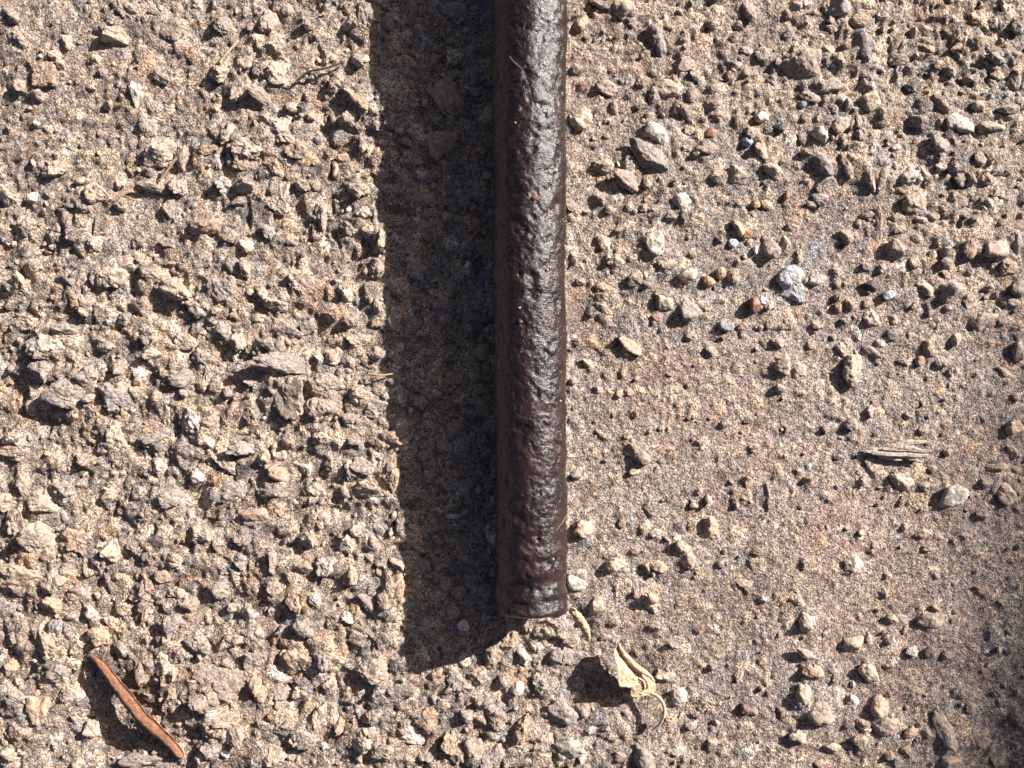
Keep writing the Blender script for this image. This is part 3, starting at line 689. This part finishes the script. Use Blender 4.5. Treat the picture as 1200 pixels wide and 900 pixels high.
v, f = crumpled([(724, 755, 19), (720, 763, 22), (721, 774, 24), (723, 784, 26), (725, 795, 26), (726, 805, 24), (736, 806, 22), (739, 808, 19), (739, 816, 15), (752, 816, 13), (763, 813, 11)],
                [(728, 756, 12), (733, 764, 10), (740, 771, 9), (746, 778, 8), (752, 783, 8), (759, 788, 7), (764, 793, 7), (767, 797, 6), (769, 803, 6), (768, 808, 6), (765, 812, 7)], 70, 30, .7, 1.15, 61, 2.0, M_STRAW)
pl = link('dry_leaf', build_mesh('dry_leaf', v, f, M_STRAW))
tag(pl, 'crumpled pale straw coloured leaf with a long curved stalk on the sand', 'dry leaf')
pth = spline([pix(725, 754, 20), pix(729, 763, 20), pix(737, 773, 19), pix(745, 781, 18), pix(754, 787, 17), pix(762, 793, 16), pix(767, 799, 14)], 70)      # the edge rolled in on itself
u_ = np.linspace(0, 1, 70)
v, f = tube(pth, (1.0 + 2.3 * np.sin(np.clip(u_ * 1.05, 0, 1) * math.pi) ** .7) * (1 + .22 * noise2(u_ * 9, u_ * 0 + .5, 3)), 14, .8, .1, 8)
link('curled_edge', build_mesh('curled_edge', v, f, M_STRAW), pl)
pth = spline([pix(753, 793, 19), pix(757, 797, 19), pix(759, 803, 17), pix(757, 808, 15)], 26)
v, f = tube(pth, 1.9 * np.sin(np.linspace(.5, 2.7, 26)) , 10, .7, .12, 18)
link('fold', build_mesh('fold', v, f, M_STRAW), pl)
v, f = tube(spline([pix(763, 812, 10), pix(772, 817, 13), pix(778, 827, 15), pix(778, 838, 14), pix(773, 849, 10), pix(766, 854, 7), pix(763, 854, 6)], 40), np.linspace(2.0, 1.4, 40), 9, 1, .06, 9)
link('stalk', build_mesh('stalk', v, f, M_STEM), pl)
v, f = crumpled([(733, 815, 14), (738, 818, 11), (742, 821, 8)], [(737, 812, 14), (743, 815, 12), (747, 820, 8)], 14, 8, .6, .5, 71, .8, M_STRAW)
link('torn_flap', build_mesh('torn_flap', v, f, M_STRAW), pl)

# small rolled leaf by the end of the bar
pth = spline([pix(669, 715, 20), pix(675, 720, 22), pix(681, 727, 22), pix(686, 735, 20), pix(689, 744, 15), pix(690, 752, 9)], 44)
rad = np.interp(np.linspace(0, 1, 44), [0, .12, .35, .6, .8, 1], [3.0, 5.2, 5.8, 5.0, 3.4, .9]) * .72 * (1 + .3 * noise2(np.linspace(0, 6, 44), np.zeros(44) + .3, 8))
v, f = tube(pth, rad, 16, .8, .1, 3)
sl_ = link('dry_leaf', build_mesh('dry_leaf', v, f, M_STRAW)); tag(sl_, 'small tightly rolled tan leaf touching the end of the iron bar', 'dry leaf')
fl, ff = crumpled([(668, 717, 22), (671, 724, 20), (676, 732, 17), (682, 741, 14), (687, 751, 8)], [(674, 715, 20), (681, 721, 20), (688, 730, 18), (692, 741, 14), (691, 752, 8)], 34, 12, .7, .8, 81, 4.0, M_STRAW)
link('curled_blade', build_mesh('curled_blade', fl, ff, M_STRAW), sl_)
v, f = tube(spline([pix(668, 718, 20), pix(670, 713, 23), pix(674, 714, 24), pix(675, 718, 23)], 16), np.linspace(1.6, 1.0, 16), 8, 1, .05, 4)
link('curled_tip', build_mesh('curled_tip', v, f, M_STRAW), sl_)

# weathered wood splinter, its fibres
ws = bpy.data.objects.new('wood_splinter', None); C.link(ws); x, y = P(1054, 528); ws.location = (x * S, y * S, 0)
tag(ws, 'weathered grey wood splinter split into fibres, lying on the sand', 'wood splinter')
for k, (x0, y0, x1, y1, z, r) in enumerate(((1014, 529, 1060, 533, 7, 3.2), (1022, 532, 1088, 534, 8, 3.4), (1040, 522, 1086, 518, 8, 3.6), (1034, 526, 1092, 529, 9, 3.0), (1060, 536, 1080, 541, 6, 2.2), (1050, 524, 1076, 526, 10, 2.4), (1030, 535, 1058, 539, 5, 2.2), (1016, 526, 1050, 525, 5, 2.0))):
    pts = [pix(x0 + (x1 - x0) * q, y0 + (y1 - y0) * q + random.uniform(-.8, .8), z + random.uniform(-.5, .5)) for q in (0, .25, .5, .75, 1)]
    v, f = tube(spline(pts, 16), r * np.sin(np.linspace(.3, 2.9, 16)) ** .6, 6, .8, .16, 40 + k)
    me = build_mesh('fibre', v - np.array((x, y, 0)), f, M_WOOD, smooth=False); link('fibre', me, ws)

# thin twigs and fibres
def twig(name, pts, r0, r1, mat, label, cat='twig', n=18):
    v, f = tube(spline([pix(*q) for q in pts], n), np.linspace(r0, r1, n), 7, 1, .1, len(label))
    tag(link(name, build_mesh(name, v, f, mat)), label, cat)
def at(px, py, dz): return (px, py, gz(*P(px, py)) + dz)
twig('straw_twig', [at(258, 73, 9), at(268, 60, 12), at(279, 48, 9)], 2.0, 1.2, M_TWIG, 'short tan straw leaning between cream stones near the dark twig')
twig('dark_twig', [at(347, 96, 4), at(362, 84, 8), at(382, 80, 8), at(404, 72, 7)], 1.5, 1.0, M_DARKTWIG, 'thin blackish crooked twig lying across the sandy hollow by the cream stones')
twig('brown_twig', [at(207, 184, 12), at(198, 197, 12), at(187, 213, 7)], 1.7, 1.1, M_TWIG, 'short brown twig sloping down beside a rounded cream stone')
twig('tan_twig', [at(432, 438, 7), at(446, 440, 8), at(460, 438, 6)], 1.5, 1.0, M_TWIG, 'short dull tan twig poking into the edge of the bar shadow')
for pts, lab in (([(597, 66), (603, 73), (613, 82)], 'fine pale hair stuck to the dark side of the iron bar, high up'), ([(664, 604), (659, 612), (652, 621)], 'fine pale hair across the bright edge of the iron bar near its end')):
    q = []
    for px, py in pts:
        x, y = P(px, py); T = y * .93 + 253
        ax = 21.2 - 3 * T / 703; hz = 43 + 19 * T / 703; R = 39.8 * (1 + .02 * T / 700) + 2.6
        for _ in range(6):
            xx = x * (1 - (hz + math.sqrt(max(R * R - (x * .93 - ax) ** 2, 0))) / H)
            zz = hz + math.sqrt(max(R * R - (xx - ax) ** 2, 0))
        q.append((px, py, zz))
    v, f = tube(spline([pix(*e) for e in q], 12), .26, 5, 1, .03, 2)
    tag(link('hair', build_mesh('hair', v, f, M_HAIR)), lab, 'hair')

# ---------------------------------------------------------------- loose pebbles lying on the sand
def pebble(name, px, py, L, Wd, an, col, label, hgt=None, sharp=.6, cat='pebble', lift=.35, seed=0, sub=3):
    x, y = P(px, py); a, b = L / 2, Wd / 2; c = hgt or .75 * b
    z0 = gz(x, y) + c * lift; k = 1 - (z0 + c * .5) / H
    pts, f = rock(a, b, c, an, sub, 5000 + seed + int(px * 7 + py), sharp, .05, .12)
    o = link(name, build_mesh(name, pts, f, M_PEBBLE, np.tile(np.array(COL[col] if isinstance(col, str) else col), (len(pts), 1))), None, (x * k, y * k, z0))
    return tag(o, label, cat, 'loose pebbles on the sand')
pebble('white_pebble', 892, 137, 16, 14, -10, 'w', 'small clean white pebble above the black chip and the blue grey chip')
pebble('black_chip', 915, 150, 16, 12, 0, 'd', 'shiny black stone chip just below the small clean white pebble', sharp=.85)
pebble('blue_grey_chip', 876, 164, 15, 12, -20, (.25, .27, .31), 'flat blue grey stone chip between the red pebble and the black chip', 4, .9)
pebble('red_pebble', 832, 157, 17, 14, 0, 'r', 'rounded brick red pebble with a dark shadow, on open sand')
pebble('grey_pebble', 941, 122, 10, 10, 0, 'b', 'tiny round grey pebble under a long tan stone', sharp=.3)
pebble('blue_white_pebble', 859, 284, 14, 11, 0, (.48, .48, .50), 'pale bluish white pebble beside the yellow chip')
pebble('white_grain', 886, 292, 6, 10, 0, (.68, .66, .62), 'tiny upright white grain left of a tan stone', sharp=.5)
pebble('amber_pebble', 886, 239, 12, 12, 0, (.40, .255, .13), 'round amber pebble, touching a paler yellow pebble', sharp=.3)
pebble('yellow_pebble', 899, 240, 16, 10, 20, (.43, .32, .20), 'oblong yellow pebble touching the round amber pebble', sharp=.4)
pebble('red_grain', 923, 229, 8, 11, 0, 'r', 'tiny brick red grain above the oblong yellow pebble')
pebble('blue_grey_chip', 1041, 345, 17, 12, -10, (.30, .32, .35), 'light blue grey chip lying near a black faceted chip', sharp=.9)
pebble('black_chip', 1020, 335, 18, 14, 10, 'd', 'black faceted chip next to the light blue grey chip', sharp=.9)
pebble('blue_grey_chip', 852, 381, 18, 13, 0, 'b', 'dull slate grey chip on sand below the brown and white pebble', sharp=.85)
pebble('amber_pebble', 832, 330, 16, 17, -20, (.37, .23, .14), 'glossy brown amber pebble with a pale right face', sharp=.7)
pebble('orange_pebble', 845, 320, 12, 15, 0, 'o', 'small dull orange pebble between two amber and tan pebbles', sharp=.5)
pebble('white_pebble', 263, 884, 12, 12, 0, (.62, .58, .53), 'bright white little pebble near the tip of the rust red leaf', sharp=.5)
pebble('red_brown_chip', 874, 832, 12, 13, 0, (.15, .085, .07), 'dark red brown chip, the darker of a touching pair', sharp=.8)
pebble('red_brown_chip', 883, 834, 14, 11, 10, (.24, .165, .14), 'pinkish brown chip, the paler of a touching pair', sharp=.8)
pebble('pale_pebble', 543, 733, 13, 17, 10, (.56, .53, .56), 'pale violet white pebble lying inside the shadow near the bar end', 5.5, .75, lift=.6)
pebble('tan_flake', 765, 702, 15, 12, 30, (.47, .33, .21), 'tan pointed flake propped on the sand above the pale leaf', 5, .9, lift=.8)
o = pebble('brown_white_pebble', 886, 358, 18, 18, 0, (.26, .14, .10), 'brown pebble with a white chip against it, on open sand', sharp=.9)
pebble('white_chip', 893, 353, 14, 12, 30, 'w', 'white chip leaning on the brown pebble', sharp=.9, seed=5)
# yellow chip with an orange tip
yc = pebble('yellow_chip', 867, 267, 22, 13, 48, (.47, .34, .20), 'yellow chip with a translucent orange tip, on open sand', 6, .9)
pts, f = rock(7, 4, 3.2, -25, 3, 77, .7, .05, .1)
x, y = P(875, 275); o = link('orange_tip', build_mesh('orange_tip', pts + np.array((x, y, gz(x, y) + 3)) - np.array(yc.location) / S, f, M_PEBBLE, np.tile(np.array((.37, .19, .10)), (len(pts), 1))), yc)

# grey shard with an outline of its own
def shard():
    out = [(909, 329), (912, 322), (917, 315), (922, 312), (930, 311), (938, 314), (942, 320), (939, 326), (938, 331), (942, 336), (941, 345), (941, 356), (934, 354), (925, 349), (913, 347), (917, 342), (916, 336)]
    q = np.array([P(*p) for p in out]); cx, cy = P(927, 332)
    cen = np.array((cx, cy)); zb = gz(cx, cy)
    dens = []
    for i in range(len(q)):
        a, b = q[i], q[(i + 1) % len(q)]
        for t in (0, .33, .66): dens.append(a * (1 - t) + b * t)
    q = np.array(dens); q += rng.normal(0, .35, q.shape); m = len(q)
    vs = []; fs = []
    for s_, zz in ((1.0, -2), (1.02, 2.5), (.93, 5), (.75, 6.4), (.5, 7), (.25, 7.2), (.03, 7.2)):
        ring = cen + (q - cen) * s_
        z = zb + zz + (1.5 * noise2(ring[:, 0] / 9, ring[:, 1] / 9, 5) + .8 * noise2(ring[:, 0] / 4, ring[:, 1] / 4, 6) - np.where(ring[:, 1] < cy - 3 + .5 * (ring[:, 0] - cx), 1.8, 0)) * (zz > 0)
        vs.append(np.stack([ring[:, 0] - cx, ring[:, 1] - cy, z], -1))
    for r in range(6):
        a = r * m + np.arange(m); b = a + m
        fs.append(np.stack([a, np.roll(a, -1), np.roll(b, -1), b], -1))
    return np.concatenate(vs), np.concatenate(fs), (cx, cy, 0)
v, f, loc = shard()
tag(link('grey_shard', build_mesh('grey_shard', v, f[:, ::-1], M_PEBBLE, np.tile(np.array((.36, .355, .35)), (len(v), 1)), smooth=False), None, loc), 'flat light grey angular stone shard lying loose on open sand', 'stone shard')

# ---------------------------------------------------------------- unseen wall, added up the light to lay soft shade over the lower right
M_SHADE_WALL = mat_simple('shade_wall_grey', (.40, .38, .35), .15, 60, .9, 3)
def wall():
    hz_ = 2.3 / S
    # shadow edge on the ground runs from (1225, 400) to (1165, 880) in the photo's frame
    x0, y0 = P(1172, 480); x1, y1 = P(1052, 870)
    d = np.array((x1 - x0, y1 - y0)); d /= np.linalg.norm(d)
    top = np.array((x0, y0)) + np.array((1.69, 1.07)) * hz_
    nrm = np.array((-d[1], d[0]));  nrm = nrm if nrm[0] > 0 else -nrm
    return top, d, nrm, hz_
top, d, nrm, hz_ = wall()
wo = bpy.data.objects.new('shade_wall', None); C.link(wo); wo.location = (top[0] * S, top[1] * S, 0)
tag(wo, 'unseen tall grey wall added to cast soft shade on the sandy ground', 'wall', kind='thing')
def slab(name, lo, hi, zl, zh, half, mat):
    # box along the wall with a bevelled top edge
    v = []
    prof = [(lo, zl), (lo, zh - 30), (lo + 30, zh), (hi - 30, zh), (hi, zh - 30), (hi, zl)]
    for s_ in (-half, half):
        for n_, z_ in prof: p = nrm * n_ + d * s_; v.append((p[0], p[1], z_))
    k = len(prof); f = [(i, (i + 1) % k, (i + 1) % k + k, i + k) for i in range(k)]
    f += [(0, 1, 4, 5), (1, 2, 3, 4), (6, 7, 10, 11), (7, 8, 9, 10)]
    link(name, build_mesh(name, np.array(v), np.array(f, np.int32), mat, smooth=False), wo)
slab('shade_wall_body', 60, 560, -30, hz_ - 200, 9000, M_SHADE_WALL)
slab('coping', 0, 620, hz_ - 200, hz_, 9100, M_SHADE_WALL)  # top slab of the added wall, sets its shadow edge
